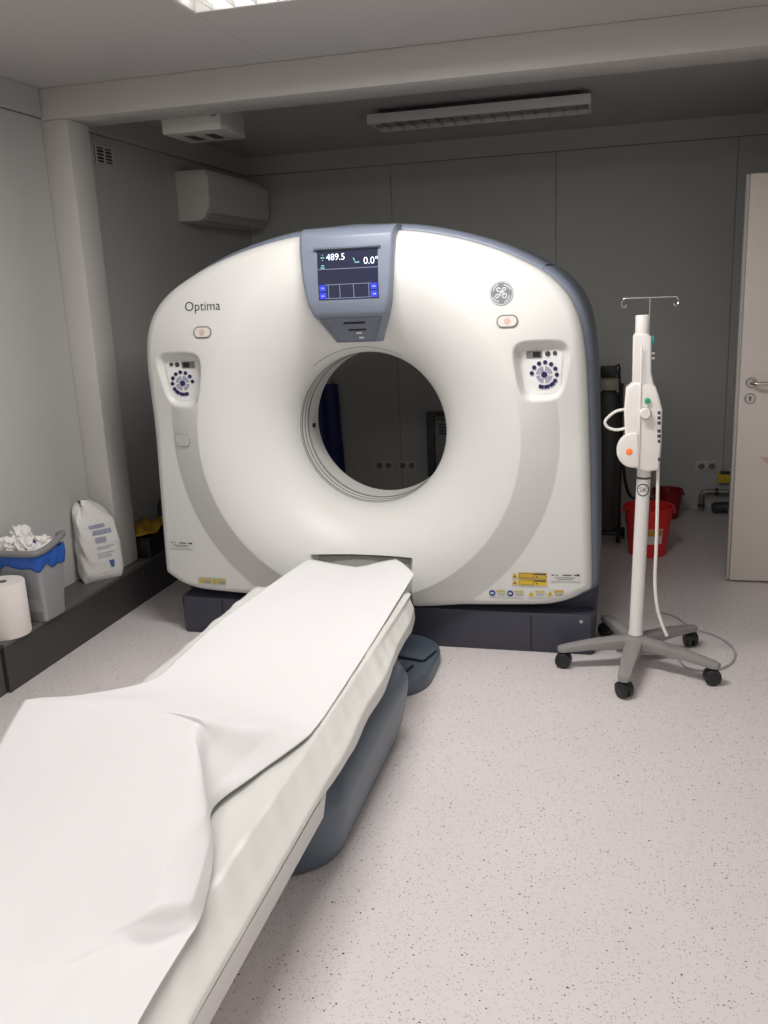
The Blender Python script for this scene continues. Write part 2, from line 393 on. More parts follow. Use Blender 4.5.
# ------------------------------------------------------------------ CT scanner gantry
GX, GY = -1.072, 3.54
ct = thing('ct_scanner', (GX, GY, 0), 'large white ring-shaped computed tomography scanner with round bore', 'scanner')
CZ, RB = 0.938, 0.345
half = [(0, .19), (.25, .192), (.5, .203), (.78, .215), (.86, .224), (.93, .243), (.985, .272), (1.010, .287), (1.016, .31), (1.012, .5), (1.0, .87), (.985, 1.19), (.974, 1.31), (.955, 1.405), (.915, 1.49), (.85, 1.56), (.76, 1.618), (.62, 1.683), (.45, 1.736), (.25, 1.774), (0, 1.787)]
hp = catmull(half, 400)*[.970, 1]
ol = np.concatenate([hp, hp[::-1]*[-1, 1]])
oa = np.arctan2(ol[:, 1]-CZ, ol[:, 0]); orr = np.hypot(ol[:, 0], ol[:, 1]-CZ)
ix = np.argsort(oa); oa, orr = oa[ix], orr[ix]
def r_out(a):
    return np.interp(a, np.concatenate([oa-2*np.pi, oa, oa+2*np.pi]), np.tile(orr, 3))
RC, RO, YBORE = 0.705, 0.855, 0.34
def pad_q(u, z, uc, zc):
    wz = .094+.16*(z-zc)
    return (np.abs((u-uc)/wz)**4+np.abs((z-zc-.006)/.110)**4)**.25
PADS = ((.785, 1.205), (-.772, 1.198))
def panel_depth(u, z):
    s = (z-CZ)/np.maximum(np.hypot(u, z-CZ), 1e-6)
    p = .055*(1-smoothstep(-.05, .55, s)) + .30*np.maximum(0, z-1.28)**2 + .03*np.abs(u)**6
    return p
def pad_floor(uc, zc, z):
    a, b = float(panel_depth(uc, zc-.1)), float(panel_depth(uc, zc+.1))
    return .042+.6*(a+(b-a)*(z-zc+.1)/.2)
def surf(u, z, rec=True):
    u = np.asarray(u, float); z = np.asarray(z, float)
    r = np.hypot(u, z-CZ)
    p = panel_depth(u, z)
    s = (z-CZ)/np.maximum(r, 1e-6)
    pc = .30*np.maximum(0, CZ+RC*s-1.28)**2            # depth of the crest where the panel leans back
    t = np.clip((RC-r)/(RC-RB), 0, 1)
    y = pc + (YBORE-pc)*(1-np.sqrt(np.maximum(0, 1-t**1.55)))
    k = np.clip((r-RC)/(RO-RC), 0, 1)
    y = np.where(r > RC, pc*(1-k)+p*k, y)
    if rec:
        for uc, zc in PADS:
            q = pad_q(u, z, uc, zc)
            f = 1-smoothstep(.86, 1.10, q)
            fl_ = pad_floor(uc, zc, z)
            y = y*(1-f)+fl_*f
        # shallow dock above the table end
        y = y + .05*(1-smoothstep(.215, .235, np.abs(u)))*(1-smoothstep(.408, .42, z))
    d = r_out(np.arctan2(z-CZ, u))-r
    R_ = .045
    y = y + np.where(d < R_, R_-np.sqrt(np.maximum(0, R_**2-(R_-np.clip(d, 0, R_))**2)), 0)
    return y
NA, NR = 900, 210
ang = np.linspace(-np.pi, np.pi, NA, endpoint=False)
ro = r_out(ang)
tt = np.linspace(0, 1, NR)
tt = np.concatenate([tt[:-1]*1.0, 1-np.geomspace(1/(NR-1), 1e-4, 8)[1:], [1.0]])
tt = np.unique(tt)
P = np.zeros((len(tt)+1, NA, 3))
for i, t in enumerate(tt):
    r = RB+1e-4+(ro-RB-1e-4)*t
    u, z = r*np.cos(ang), CZ+r*np.sin(ang)
    P[i, :, 0] = u; P[i, :, 2] = z; P[i, :, 1] = surf(u, z)
P[-1] = P[-2]; P[-1, :, 1] = np.maximum(P[-2, :, 1]+.012, .15)
cover = grid('front_cover', P[:, ::-1], 'white', ct, closed=True, smooth=50)
# rear housing (blue grey shell)
NA2 = 240
a2 = np.linspace(-np.pi, np.pi, NA2, endpoint=False); r2 = r_out(a2)
rings = [(r2*.985, .155), (r2+.004, .150), (r2+.016, .156), (r2+.026, .178), (r2+.031, .215), (r2+.033, .40), (r2+.033, .80), (r2+.02, .92), (r2-.03, .97), (r2*0+.78, .985), (r2*0+.62, .97), (r2*0+.45, .80), (r2*0+RB+.004, .585)]
P = np.zeros((len(rings), NA2, 3))
for i, (r, y) in enumerate(rings):
    P[i, :, 0] = r*np.cos(a2); P[i, :, 1] = y; P[i, :, 2] = np.maximum(CZ+r*np.sin(a2), .18)
grid('rear_housing', P[:, ::-1], 'blue', ct, closed=True, smooth=50)
# bore liner with grooves
prof = [(RB, YBORE-.002)]
MB().lathe([(RB, YBORE-.001), (RB, .59)], (0, 0, CZ), 128, 'y', False, False).build('bore_liner', 'white', ct)
for y, wd in ((.352, .006), (.392, .005), (.432, .006), (.447, .002)):
    MB().lathe([(RB-.0012, y), (RB-.0012, y+wd), (RB-.0002, y+wd), (RB-.0002, y), (RB-.0012, y)], (0, 0, CZ), 128, 'y', False, False).build('bore_groove', 'dark', ct)
MB().box((-RB+.0005, .50, CZ-.02), (-RB+.010, .52, CZ)).build('laser_window', 'black', ct)
def conform(me, dy=-.0015, fn=surf, cu=0, cz=0, sx=1, rot=0.0):
    """flat mesh drawn in x,y -> laid on the front cover at (cu, cz)"""
    n = len(me.vertices); co = np.zeros(n*3); me.vertices.foreach_get('co', co); co = co.reshape(-1, 3)
    u = cu+co[:, 0]; z = cz+co[:, 1]
    out = np.stack([u, fn(u, z)+dy-co[:, 2], z], 1)
    me.vertices.foreach_set('co', out.ravel()); me.update(); return me
def flat_patch(outline, th=.001, sub=6):
    """thin plate with given outline and small thickness, fine enough to bend"""
    bm = bmesh.new()
    vs = [bm.verts.new((x, y, 0)) for x, y in outline]
    f = bm.faces.new(vs)
    ex = bmesh.ops.extrude_face_region(bm, geom=[f])
    for v in [g for g in ex['geom'] if isinstance(g, bmesh.types.BMVert)]: v.co.z += th
    bmesh.ops.recalc_face_normals(bm, faces=bm.faces[:])
    me = bpy.data.meshes.new('patch'); bm.to_mesh(me); bm.free(); return me
def patch(name, outline, m, parent, cu, cz, dy=-.0008, th=.001, fn=surf):
    return put(name, finish(conform(flat_patch(outline, th), dy, fn, cu, cz), 30), m, parent)
def lettering(name, txt, size, m, parent, cu, cz, dy=-.0012, fn=surf, align='CENTER', th=0.0):
    me = text_mesh(txt, size, align)
    return put(name, conform(me, dy, fn, cu, cz), m, parent)
def circ(r, n=20, cx=0, cy=0, a0=0, a1=360, full=True):
    return [(cx+r*math.cos(math.radians(a0+(a1-a0)*i/(n if full else n-1))), cy+r*math.sin(math.radians(a0+(a1-a0)*i/(n if full else n-1)))) for i in range(n)]
def ring_sector(r0, r1, a0, a1, n=10):
    return circ(r1, n, 0, 0, a0, a1, False)+circ(r0, n, 0, 0, a0, a1, False)[::-1]
def stroke(pts, wd):
    """flat ribbon polygon along a polyline"""
    L_, R_ = [], []
    for i, p in enumerate(pts):
        a = pts[max(i-1, 0)]; b = pts[min(i+1, len(pts)-1)]
        dx, dy = b[0]-a[0], b[1]-a[1]; l = math.hypot(dx, dy) or 1
        nx, ny = -dy/l*wd/2, dx/l*wd/2
        L_.append((p[0]+nx, p[1]+ny)); R_.append((p[0]-nx, p[1]-ny))
    return L_, R_
def ribbon_mesh(pts, wd):
    L_, R_ = stroke(pts, wd); n = len(pts)
    me = bpy.data.meshes.new('ribbon')
    me.from_pydata([(x, y, 0) for x, y in L_]+[(x, y, 0) for x, y in R_], [], [(i, i+1, n+i+1, n+i) for i in range(n-1)])
    return me
# lettering and emblem
lettering('lettering', 'Optima', .055, 'ink', ct, -.634, 1.512)
lg = patch('emblem', circ(.046, 40), 'logo', ct, .632, 1.514, -.0005, .002)
for me in [ribbon_mesh(circ(.0425, 48, 0, 0, 0, 360, False), .0035)]:
    put('emblem_ring', conform(me, -.0034, surf, .632, 1.514), 'logol', lg)
for k in range(4):
    arc = [(.036*math.cos(math.radians(a))*(1-.10*i/8), .036*math.sin(math.radians(a))*(1-.10*i/8)) for i, a in enumerate(np.linspace(20+90*k, 75+90*k, 9))]
    put('emblem_swirl', conform(ribbon_mesh(arc, .0038), -.0034, surf, .632, 1.514), 'logol', lg)
g1 = catmull([(-.004, .015), (-.011, .021), (-.018, .016), (-.014, .008), (-.004, .006), (.002, .010), (-.004, -.004), (-.012, -.014), (-.019, -.017), (-.022, -.010), (-.016, -.004), (-.006, -.005)], 60)
g2 = catmull([(.002, .012), (.008, .020), (.015, .020), (.015, .013), (.008, .009), (.002, .003), (.008, .000), (.017, -.003), (.020, -.011), (.014, -.018), (.006, -.015), (.004, -.007), (.012, -.005)], 60)
for g in (g1, g2): put('emblem_monogram', conform(ribbon_mesh([tuple(p) for p in g], .0046), -.0036, surf, .632, 1.514), 'logol', lg)
# stop buttons
for uc, zc in ((-.638, 1.405), (.655, 1.407)):
    b = patch('stop_button', rrect(.084, .050, .0245), 'grey', ct, uc, zc, -.0003, .003)
    patch('button_face', rrect(.072, .039, .019), 'pill', b, uc, zc, -.0036, .003)
    ic = patch('button_icon', circ(.013, 18), 'pink', b, uc, zc, -.0068, .0008)
cap = patch('blank_cap', rrect(.094, .060, .026), 'lgrey', ct, -.80, .935, -.0003, .0015)
patch('cap_face', rrect(.086, .052, .023), 'white', cap, -.80, .935, -.0019, .002)
# control pads
for si, (uc, zc) in zip((1, -1), PADS):
    fn = lambda u, z, uc=uc, zc=zc: pad_floor(uc, zc, np.asarray(z, float))+0*np.asarray(u)
    pd = patch('control_pad', [(x*(1+.9*(y+.0)), y) for x, y in rrect(.150, .176, .03)], 'white2', ct, uc, zc-.002, -.0008, .002, fn)
    D0 = -.0032
    ds = patch('pad_display', rrect(.062, .030, .003), 'grey', pd, uc-si*.030, zc+.068, D0, .0015, fn)
    patch('display_glass', rrect(.030, .021, .002), 'black', ds, uc-si*.021, zc+.068, D0-.0016, .0006, fn)
    patch('pad_key', circ(.0105, 18), 'dark', pd, uc+si*.022, zc+.070, D0, .003, fn)
    patch('pad_key', circ(.0085, 16), 'dark', pd, uc+si*.050, zc+.072, D0, .003, fn)
    kc = (uc+si*.008, zc-.012)
    for k in range(4): patch('key_ring', ring_sector(.017, .033, k*90+8, k*90+82), 'keyring', pd, kc[0], kc[1], D0, .0015, fn)
    patch('pad_key', circ(.0125, 18), 'navy', pd, kc[0], kc[1], D0, .003, fn)
    for k, a in enumerate(np.linspace(172, -30, 8)):
        aa = math.radians(a if si > 0 else 180-a)
        patch('pad_key', circ(.0085, 14), 'navy', pd, kc[0]+.049*math.cos(aa), kc[1]+.049*math.sin(aa), D0, .003, fn)
    for k, a in enumerate((-52, -78, -104)):
        aa = math.radians(a if si > 0 else 180-a)
        rot = aa+math.pi/2
        sq = [(x*math.cos(rot)-y*math.sin(rot), x*math.sin(rot)+y*math.cos(rot)) for x, y in rrect(.021, .015, .003, 2)]
        patch('pad_key', sq, 'navy', pd, kc[0]+.049*math.cos(aa), kc[1]+.049*math.sin(aa), D0, .003, fn)
# stickers on the lower cover
def spatch(name, outline, m, parent, cu, cz, dy=-.0008, th=.001): return patch(name, outline, m, parent, cu, cz, dy-.003, th)
def tri(s): return [(-s/2, -s*.42), (s/2, -s*.42), (0, s*.45)]
def warn(cu, cz, wd, ht, bg, head):
    s = spatch('warning_sticker', rrect(wd, ht, .001, 1), bg, ct, cu, cz)
    spatch('warning_triangle', tri(ht*.86), 'yellow', s, cu-wd/2+ht*.5, cz, -.002, .0004)
    spatch('triangle_mark', rrect(ht*.08, ht*.34, .0003, 1), 'ink', s, cu-wd/2+ht*.5, cz-ht*.08, -.0026, .0003)
    spatch('sticker_header', rrect(wd-ht*1.12, ht*.36, .0005, 1), head, s, cu+ht*.5, cz+ht*.28, -.002, .0004)
    for k in range(2): spatch('sticker_line', rrect((wd-ht*1.2)*(1-.2*k), ht*.07, .0002, 1), 'logo', s, cu+ht*.5, cz-ht*(.08+.2*k), -.002, .0004)
def blue_round(cu, cz, wd, ht):
    s = spatch('notice_sticker', rrect(wd, ht, .001, 1), 'sticker', ct, cu, cz)
    spatch('notice_disc', circ(ht*.45, 20), 'sblue', s, cu-wd/2+ht*.5, cz, -.002, .0004)
    spatch('notice_mark', [(x-.001, y) for x, y in rrect(ht*.45, ht*.24, ht*.08, 2)], 'sticker', s, cu-wd/2+ht*.5, cz, -.0026, .0003)
    spatch('sticker_header', rrect(wd-ht*1.12, ht*.36, .0005, 1), 'lime', s, cu+ht*.5, cz+ht*.28, -.002, .0004)
    for k in range(2): spatch('sticker_line', rrect((wd-ht*1.2)*(1-.2*k), ht*.07, .0002, 1), 'logo', s, cu+ht*.5, cz-ht*(.08+.2*k), -.002, .0004)
for k, (cz, hc) in enumerate(((.354, 'amber'), (.324, 'yellow'))):
    cu = .744
    s = spatch('laser_sticker', rrect(.118, .026, .001, 1), hc, ct, cu, cz)
    spatch('warning_triangle', tri(.027), 'yellow', s, cu-.074, cz, -.0004, .001)
    spatch('triangle_mark', rrect(.009, .006, .001, 1), 'ink', s, cu-.074, cz-.004, -.0018, .0003)
    spatch('sticker_frame', rrect(.060, .020, .001, 1), 'ink', s, cu-.025, cz, -.002, .0003)
    spatch('sticker_field', rrect(.057, .017, .001, 1), hc, s, cu-.025, cz, -.0024, .0003)
    spatch('sticker_header', rrect(.049, .006, .0005, 1), 'ink', s, cu+.032, cz+.008, -.002, .0004)
    spatch('sticker_line', rrect(.006, .005, .0005, 1), 'ink', s, cu+.018, cz-.004, -.002, .0004)
def plate(cu, cz, wd=.120, ht=.034):
    s = spatch('type_plate', rrect(wd, ht, .002, 2), 'sticker', ct, cu, cz)
    for x0, w_ in ((-.46, .10), (-.30, .06), (-.08, .30), (.30, .14)): spatch('plate_text', rrect(wd*w_, .0045, .001, 1), 'ink', s, cu+wd*(x0+w_/2), cz+.009, -.002, .0003)
    spatch('plate_mark', rrect(.010, .009, .002, 2), 'ink', s, cu+wd*.45, cz+.009, -.002, .0003)
    for k, w_ in enumerate((.7, .55)): spatch('plate_text', rrect(wd*w_, .0025, .0005, 1), 'logo', s, cu, cz-.002-.007*k, -.002, .0003)
plate(.878, .350); plate(-.872, .440)
blue_round(.596, .272, .073, .031); blue_round(.672, .273, .073, .031)
warn(.760, .275, .073, .031, 'sticker', 'lime'); warn(.838, .278, .073, .031, 'sticker', 'amber')
warn(-.765, .272, .068, .029, 'olive', 'lime'); warn(-.693, .272, .068, .029, 'olive', 'lime')
# seam above the bore
sm = circ(RB+.028, 60, 0, 0, 62, 128, False)
put('cover_seam', conform(ribbon_mesh(sm, .0035), -.001, surf, 0, CZ), 'notch', ct)
# grey dock lining behind the table end
dk = [(x, y) for x, y in [(-.212, .26), (.212, .26), (.212, .395), (.20, .404), (-.20, .404), (-.212, .395)]]
patch('table_dock', dk, 'notch', ct, 0, 0, -.002, .002)
# shell split lines at the shoulders
for s in (1, -1):
    aa = math.atan2(1.61-CZ, .79*s)
    pts = []
    for y in np.linspace(.152, .45, 14):
        rr = np.interp(y, [.150, .156, .178, .215, .40, .8], [.004, .016, .026, .031, .033, .033])+float(r_out(np.array([aa]))[0])+.0005
        pts.append((rr*math.cos(aa), y, CZ+rr*math.sin(aa)))
    MB().tube(pts, .0028, 6).build('shell_seam', 'black', ct)
# base plinth
bo = [(-.895, .082), (.985, .082), (1.0, .097), (1.0, .90), (-.915, .90), (-.915, .102)]
bs = MB().prism(bo, 0.0, .178, 'xy', .006).build('base_plinth', 'base', ct)
bu = [(-.895, .175), (.985, .175), (1.0, .19), (1.0, .90), (-.915, .90), (-.915, .195)]
MB().prism(bu, .1785, .33, 'xy', .004).build('plinth_riser', 'base', ct)
for ux in (.735, -.70): MB().box((ux-.003, .0805, .01), (ux+.003, .0819, .17)).build('plinth_joint', 'black', bs)
MB().lathe([(.0005, -.001), (.008, -.001), (.008, .0)], (.945, .0815, .150), 14, 'y').build('plinth_screw', 'lgrey', bs)

# operator console over the bore
def row(zc_, hw, yf, depth, rad, n=7):
    """one horizontal cross-section, from back-left round the front to back-right"""
    pts = [(-hw, yf+depth)]
    for i in range(n): 
        a = math.radians(180+90*i/(n-1)); pts.append((-hw+rad+rad*math.cos(a), yf+rad+rad*math.sin(a)))
    for i in range(n):
        a = math.radians(270+90*i/(n-1)); pts.append((hw-rad+rad*math.cos(a), yf+rad+rad*math.sin(a)))
    pts.append((hw, yf+depth))
    return [(x, y, zc_) for x, y in pts]
CU = .014
rows = []
def yfront(z):
    return float(np.interp(z, [1.30, 1.345, 1.40, 1.43, 1.455, 1.50, 1.60, 1.72, 1.765, 1.785, 1.797], [.150, .108, .062, .042, .006, -.012, -.014, -.002, .008, .026, .060]))
def halfw(z):
    return float(np.interp(z, [1.30, 1.345, 1.36, 1.40, 1.45, 1.50, 1.60, 1.70, 1.79], [.085, .100, .108, .130, .155, .172, .188, .195, .197]))
for z in list(np.linspace(1.338, 1.46, 14))+list(np.linspace(1.47, 1.745, 14))+list(np.linspace(1.755, 1.800, 8)):
    rows.append([(x+CU, y, zz) for x, y, zz in row(z, halfw(z), yfront(z), .13, .018)])
P = np.array(rows)
con = grid('console', P, 'blue', ct, smooth=50, thick=.004, offset=-1)
MB().add([(p[0], p[1], p[2]) for p in rows[0]], [tuple(range(len(rows[0])))]).build('console_underside', 'blue2', con)
# lower chin a shade darker with two slots
chin = []
for z in np.linspace(1.340, 1.444, 12):
    hw = halfw(z)-.006
    chin.append([(CU+x, yfront(z)-.0025, z) for x in np.linspace(-hw+.012, hw-.012, 12)])
grid('console_chin', np.array(chin), 'blue2', con, smooth=60, thick=.002)
for zc_, w_, du in ((1.420, .092, .010), (1.391, .076, .016)):
    MB().box((CU+du-w_/2, yfront(zc_)-.007, zc_-.004), (CU+du+w_/2, yfront(zc_)+.004, zc_+.004), .001, 1).build('card_slot', 'black', con)
for zc_, w_, du in ((1.378, .022, .020), (1.358, .020, .024)):
    MB().box((CU+du-w_/2, yfront(zc_)-.008, zc_-.004), (CU+du+w_/2, yfront(zc_)+.004, zc_+.004)).build('slot_icon', 'logol', con)
# screen
def scr_y(z): return yfront(z)-.0015
SX0, SX1, SZ0, SZ1 = CU-.117, CU+.135, 1.516, 1.708
MB().box((SX0-.012, -.0165, SZ1+.004), (SX1+.012, -.001, SZ1+.012), .002, 1).build('screen_hood', 'blue2', con)
sgrid = np.array([[(x, scr_y(z), z) for x in (SX0, SX1)] for z in np.linspace(SZ0, SZ1, 8)])
scr = grid('screen', sgrid, 'screen', con, smooth=60)
fns = lambda u, z: np.interp(z, [1.50, 1.60, 1.72], [-.012, -.014, -.002])-.0018
def sp(name, outl, m, x, z): patch(name, outl, m, scr, SX0+x*(SX1-SX0), SZ0+z*(SZ1-SZ0), -.0008, .0004, fns)
lettering('readout', '489.5', .036, 'scrtxt', scr, SX0+.078, SZ1-.027, -.0016, fns)
lettering('readout', '0.0\u00b0', .038, 'scrtxt', scr, SX1-.028, SZ1-.047, -.0016, fns)
for dz in (-.010, 0, .010):
    sp('icon_bar', rrect(.016 if dz == 0 else .004, .003, .001, 1), 'scrgreen', .09, .86+dz*5.2)
sp('icon_bar', rrect(.018, .003, .001, 1), 'scrgreen', .09, .655); sp('icon_bar', rrect(.012, .003, .001, 1), 'scrgreen', .09, .70)
sp('icon_bar', rrect(.020, .003, .001, 1), 'scrgreen', .66, .74); sp('icon_bar', [(-.006, .008), (-.003, .008), (.002, -.004), (-.001, -.004)], 'scrgreen', .62, .79)
sp('screen_line', rrect(.25, .002, .0005, 1), 'scrline', .5, .625)
sp('screen_line', rrect(.19, .002, .0005, 1), 'scrline', .5, .31); sp('screen_line', rrect(.19, .002, .0005, 1), 'scrline', .5, .03)
for x in (.17, .36, .59, .84): sp('screen_line', rrect(.002, .052, .0005, 1), 'scrline', x, .17)
for x in (.075, .925):
    for z in (.245, .09):
        sp('soft_key', rrect(.029, .025, .003, 2), 'scrblue', x, z); sp('soft_key_icon', rrect(.014, .006, .002, 1), 'scrtxt', x, z)

# ------------------------------------------------------------------ patient table
TX = -1.075
tb = thing('patient_table', (TX, 0, 0), 'long low patient couch in front of the scanner bore', 'patient table')
Y0, Y1 = .62, 3.42
def loft_y(sec, ys, name, m, parent, smooth=40, capends=True):
    """sec(y)-> list of (x,z) closed loop"""
    mb = MB(); n = len(sec(ys[0])); 
    for y in ys: mb.v += [(x, y, z) for x, z in sec(y)]
    for i in range(len(ys)-1):
        for j in range(n): mb.f.append((i*n+j, i*n+(j+1) % n, (i+1)*n+(j+1) % n, (i+1)*n+j))
    if capends: mb.f.append(tuple(range(n))); mb.f.append(tuple((len(ys)-1)*n+j for j in range(n)))
    return mb.build(name, m, parent, smooth)
YFR = 2.16                      # the side rails end above the pedestal
def hw(y): return float(np.interp(y, [.6, 2.0, 2.6, 2.95, 3.15, 3.22, 3.5], [.388, .384, .368, .347, .330, .270, .255]))
lower = [(-.36, .258), (.36, .258), (.382, .266), (.390, .280), (.390, .3325), (-.390, .3325), (-.390, .280), (-.382, .266)]
loft_y(lambda y: [(x*float(np.interp(y, [1.85, YFR], [1, .80])), z) for x, z in lower], [Y0, 1.85, 1.95, 2.05, YFR], 'table_frame', 'tablew', tb)
loft_y(lambda y: [(-.378, .3328), (.378, .3328), (.378, .3382), (-.378, .3382)], [Y0+.01, 1.95], 'shadow_gap', 'black', tb)
loft_y(lambda y: [(-.25, .27), (.25, .27), (.25, .3385), (-.25, .3385)], [YFR+.002, Y1-.04], 'cradle_beam', 'grey', tb)
def upsec(y):
    h = hw(y); rg_ = min(.30, h-.012)
    return [(-h+.006, .339), (h-.006, .339), (h-.001, .343), (rg_+.02, .388), (rg_-.005, .399), (.15, .396), (0, .394), (-.15, .396), (-rg_+.005, .399), (-rg_-.02, .388), (-h+.001, .343)]
loft_y(upsec, list(np.linspace(Y0, Y1, 24)), 'cradle', 'mattress', tb, 30)
# pedestal with bulging rounded side walls
def stad(hw, hl, rad, n=8):
    return rrect(hw*2, hl*2, rad, n)
mb = MB(); PY = 2.42
lev = [(z_, h_+.03, l_, r_) for z_, h_, l_, r_ in ((.0, .305, .455, .16), (.015, .318, .47, .16), (.07, .338, .49, .16), (.14, .352, .505, .16), (.205, .360, .51, .16), (.225, .359, .51, .16), (.262, .345, .495, .16), (.296, .325, .475, .16), (.30, .315, .465, .16))]
n = None
for z, hw_, hl, rd in lev:
    o = stad(hw_, hl, rd); n = len(o); mb.v += [(x, PY+y, z) for x, y in o]
for i in range(len(lev)-1):
    for j in range(n): mb.f.append((i*n+j, i*n+(j+1) % n, (i+1)*n+(j+1) % n, (i+1)*n+j))
mb.f.append(tuple(range(n))[::-1]); mb.f.append(tuple((len(lev)-1)*n+j for j in range(n)))
mb.build('pedestal', 'slate', tb, 50)
# foot switch in front of the gantry base
fs = thing('foot_switch', (-1.02, 3.335, 0), 'dark blue foot switch platform on the floor between couch and scanner', 'foot switch')
MB().prism(rrect(.64, .55, .19, 8), 0, .062, 'xy', .014, 3).build('platform', 'slate', fs, 50)
for k, (x, y) in enumerate(((.232, .045), (.168, -.115))):
    o = MB().prism(rrect(.125, .125, .018, 4), .0625, .076, 'xy', .006, 2).build('pedal', 'pedal', fs, 50); o.location = (x, y, 0); o.rotation_euler = (0, 0, -.25)
    MB().prism(rrect(.135, .135, .02, 4), .0621, .0645, 'xy').build('pedal_well', 'black', o)

# plastic protective sheet over the couch
ys = np.linspace(.64, 3.165, 160); rowsP = []
for y in ys:
    h = hw(y); rg_ = min(.308, h-.006)
    loose = float(smoothstep(1.78, 2.0, y))
    hz = .3425 - loose*(.026+.008*math.sin(y*8.5+.6)+.004*math.sin(y*21))
    hx = h+.006 + loose*.004*math.sin(y*13)
    half_ = [(0, .401), (.10, .401), (.20, .402), (rg_-.03, .405), (rg_, .4065), (rg_+.012, .4035), (rg_+(hx-rg_)*.35, .388), (rg_+(hx-rg_)*.65, .368), (hx-.003, .352), (hx, hz)]
    c = np.array([(np.interp(t, np.linspace(0, 1, 10), [q[0] for q in half_]), np.interp(t, np.linspace(0, 1, 10), [q[1] for q in half_])) for t in np.linspace(0, 1, 46)])
    pr = []
    for sd in (-1, 1):
        seq = c[::-1] if sd < 0 else c[1:]
        for x, z in seq:
            side = float(smoothstep(.27, .33, x)); low = float(smoothstep(.33, .39, x))
            wv = .0022*math.sin(y*9+x*40*sd)*math.sin(y*3.1+1+sd)+.0014*math.sin(y*31+x*30)
            wr_ = side*(1-.6*low)*(.0035*math.sin(y*14+x*25+sd)*math.sin(y*4.7+sd*2)+.0018*math.sin(y*47+x*60))
            pr.append((TX+sd*(x+abs(wr_)*.8+.001), y, z+max(0, wv)*(1-low)+abs(wr_)*.7))
    rowsP.append(pr)
sh = grid('protective_sheet', np.array(rowsP), 'plastic_sheet', None, thick=.0008, smooth=60, offset=1)
tag(sh, 'milky plastic protective sheet drawn over the patient couch under the paper', 'plastic sheet')

# examination paper: control rows from far end to near end, (pixel x, pixel y, height)
rowsC = [
 [(308,559,.430),(330,563,.422),(356,567,.412),(378,562,.420),(396,559,.432),(406,566,.432),(414.5,573.5,.424)],
 [(276,581,.426),(300,584,.420),(330,588,.414),(356,587,.416),(376,585,.424),(391,590,.426),(401,596,.420)],
 [(237,608,.424),(265,611,.418),(298,616,.412),(328,618,.412),(352,620,.420),(369,626,.422),(379,632,.416)],
 [(205,633,.424),(233,637,.418),(266,643,.412),(298,648,.412),(325,652,.418),(343,661,.420),(356,668,.416)],
 [(181,655,.430),(208,661,.424),(238,668,.416),(268,675,.413),(296,682,.416),(317,693,.418),(333,703,.416)],
 [(150,680,.455),(176,686,.447),(206,693,.444),(236,700,.440),(268,709,.434),(296,720,.424),(316,727,.417)],
 [(80,695,.512),(115,697,.518),(154,702,.526),(203,716,.548),(240,726,.500),(274,733,.455),(303,741,.419)],
 [(32,698.5,.528),(70,699,.532),(122,706,.534),(199,722,.549),(211,752,.490),(230,772,.444),(252,778,.418)],
 [(20,707,.530),(60,709,.532),(112,717,.534),(195,732,.543),(204,776,.484),(208,800,.446),(213,808,.420)],
 [(-16,770,.505),(30,772,.506),(85,774,.507),(190,780,.512),(206,812,.474),(211,830,.445),(214,838,.424)],
 [(-62,850,.475),(-10,852,.474),(50,852,.472),(110,850,.472),(174,846,.480),(204,861,.450),(212,871,.424)],
 [(-102,915,.455),(-45,920,.448),(22,928,.440),(92,920,.452),(156,900,.480),(192,899,.462),(204,911,.424)],
 [(-112,940,.445),(-55,950,.440),(14,962,.436),(78,952,.440),(134,930,.446),(176,924,.432),(196,927,.422)],
 [(-130,985,.44),(-72,990,.435),(0,990,.426),(60,978,.424),(110,958,.432),(160,944,.424),(185,944,.421)],
 [(-160,1060,.43),(-95,1065,.425),(-25,1060,.42),(35,1045,.418),(82,1026,.418),(125,1006,.418),(146,1008,.420)],
 [(-200,1180,.43),(-130,1180,.42),(-55,1175,.416),(0,1160,.416),(40,1140,.416),(76,1120,.418),(96,1105,.420)],
 [(-250,1400,.43),(-190,1400,.42),(-130,1390,.416),(-90,1370,.416),(-55,1350,.416),(-25,1330,.418),(-8,1310,.420)],
]
C = np.array([[at(x, y, 'z', z) for x, y, z in r] for r in rowsC])
G = catmull(C, 190)
Gs = catmull(np.swapaxes(G, 0, 1), 73)
tl = np.linspace(0, 6, 73)
Gl = np.stack([np.stack([np.interp(tl, np.arange(7), G[i, :, c]) for c in range(3)], 1) for i in range(len(G))], 1)
G = np.swapaxes(.25*Gs+.75*Gl, 0, 1)
ii, jj = np.meshgrid(np.arange(G.shape[0]), np.arange(G.shape[1]), indexing='ij')
G[:, :, 2] += .0012*np.sin(ii*.21+jj*.13)*np.sin(ii*.07+1.3)+.0008*np.sin(jj*.35+ii*.11)
ps = grid('paper_sheet', G, 'paper', None, thick=.0004, smooth=70, offset=1)
tag(ps, 'long white examination paper lying on the couch, humped up at the near end', 'paper')

# ------------------------------------------------------------------ injector stand
SXc, SYc = .094, 3.56
st = thing('injector_stand', (SXc, SYc, 0), 'white contrast injector on a wheeled grey five-star stand', 'injector stand')
MB().lathe([(.045, .070), (.066, .078), (.070, .095), (.060, .118), (.034, .128), (.032, .134), (.001, .134)], (0, 0, 0), 28).build('hub', 'standg', st, 50)
pole = MB().lathe([(.030, .0), (.030, .012), (.0265, .017), (.0265, .705), (.001, .705)], (0, 0, 0), 24).build('pole', 'stand', st, 50)
pole.location = (0, 0, .128); pole.rotation_euler = (0, math.atan2(at(643.5, 478, 'y', SYc)[0]-SXc, .64), 0)
for z in (.70, .735): pass
MB().lathe([(.0269, .657), (.0272, .658), (.0272, .664), (.0269, .665)], (0, 0, 0), 24, 'z', False, False).build('pole_ring', 'dark', pole)
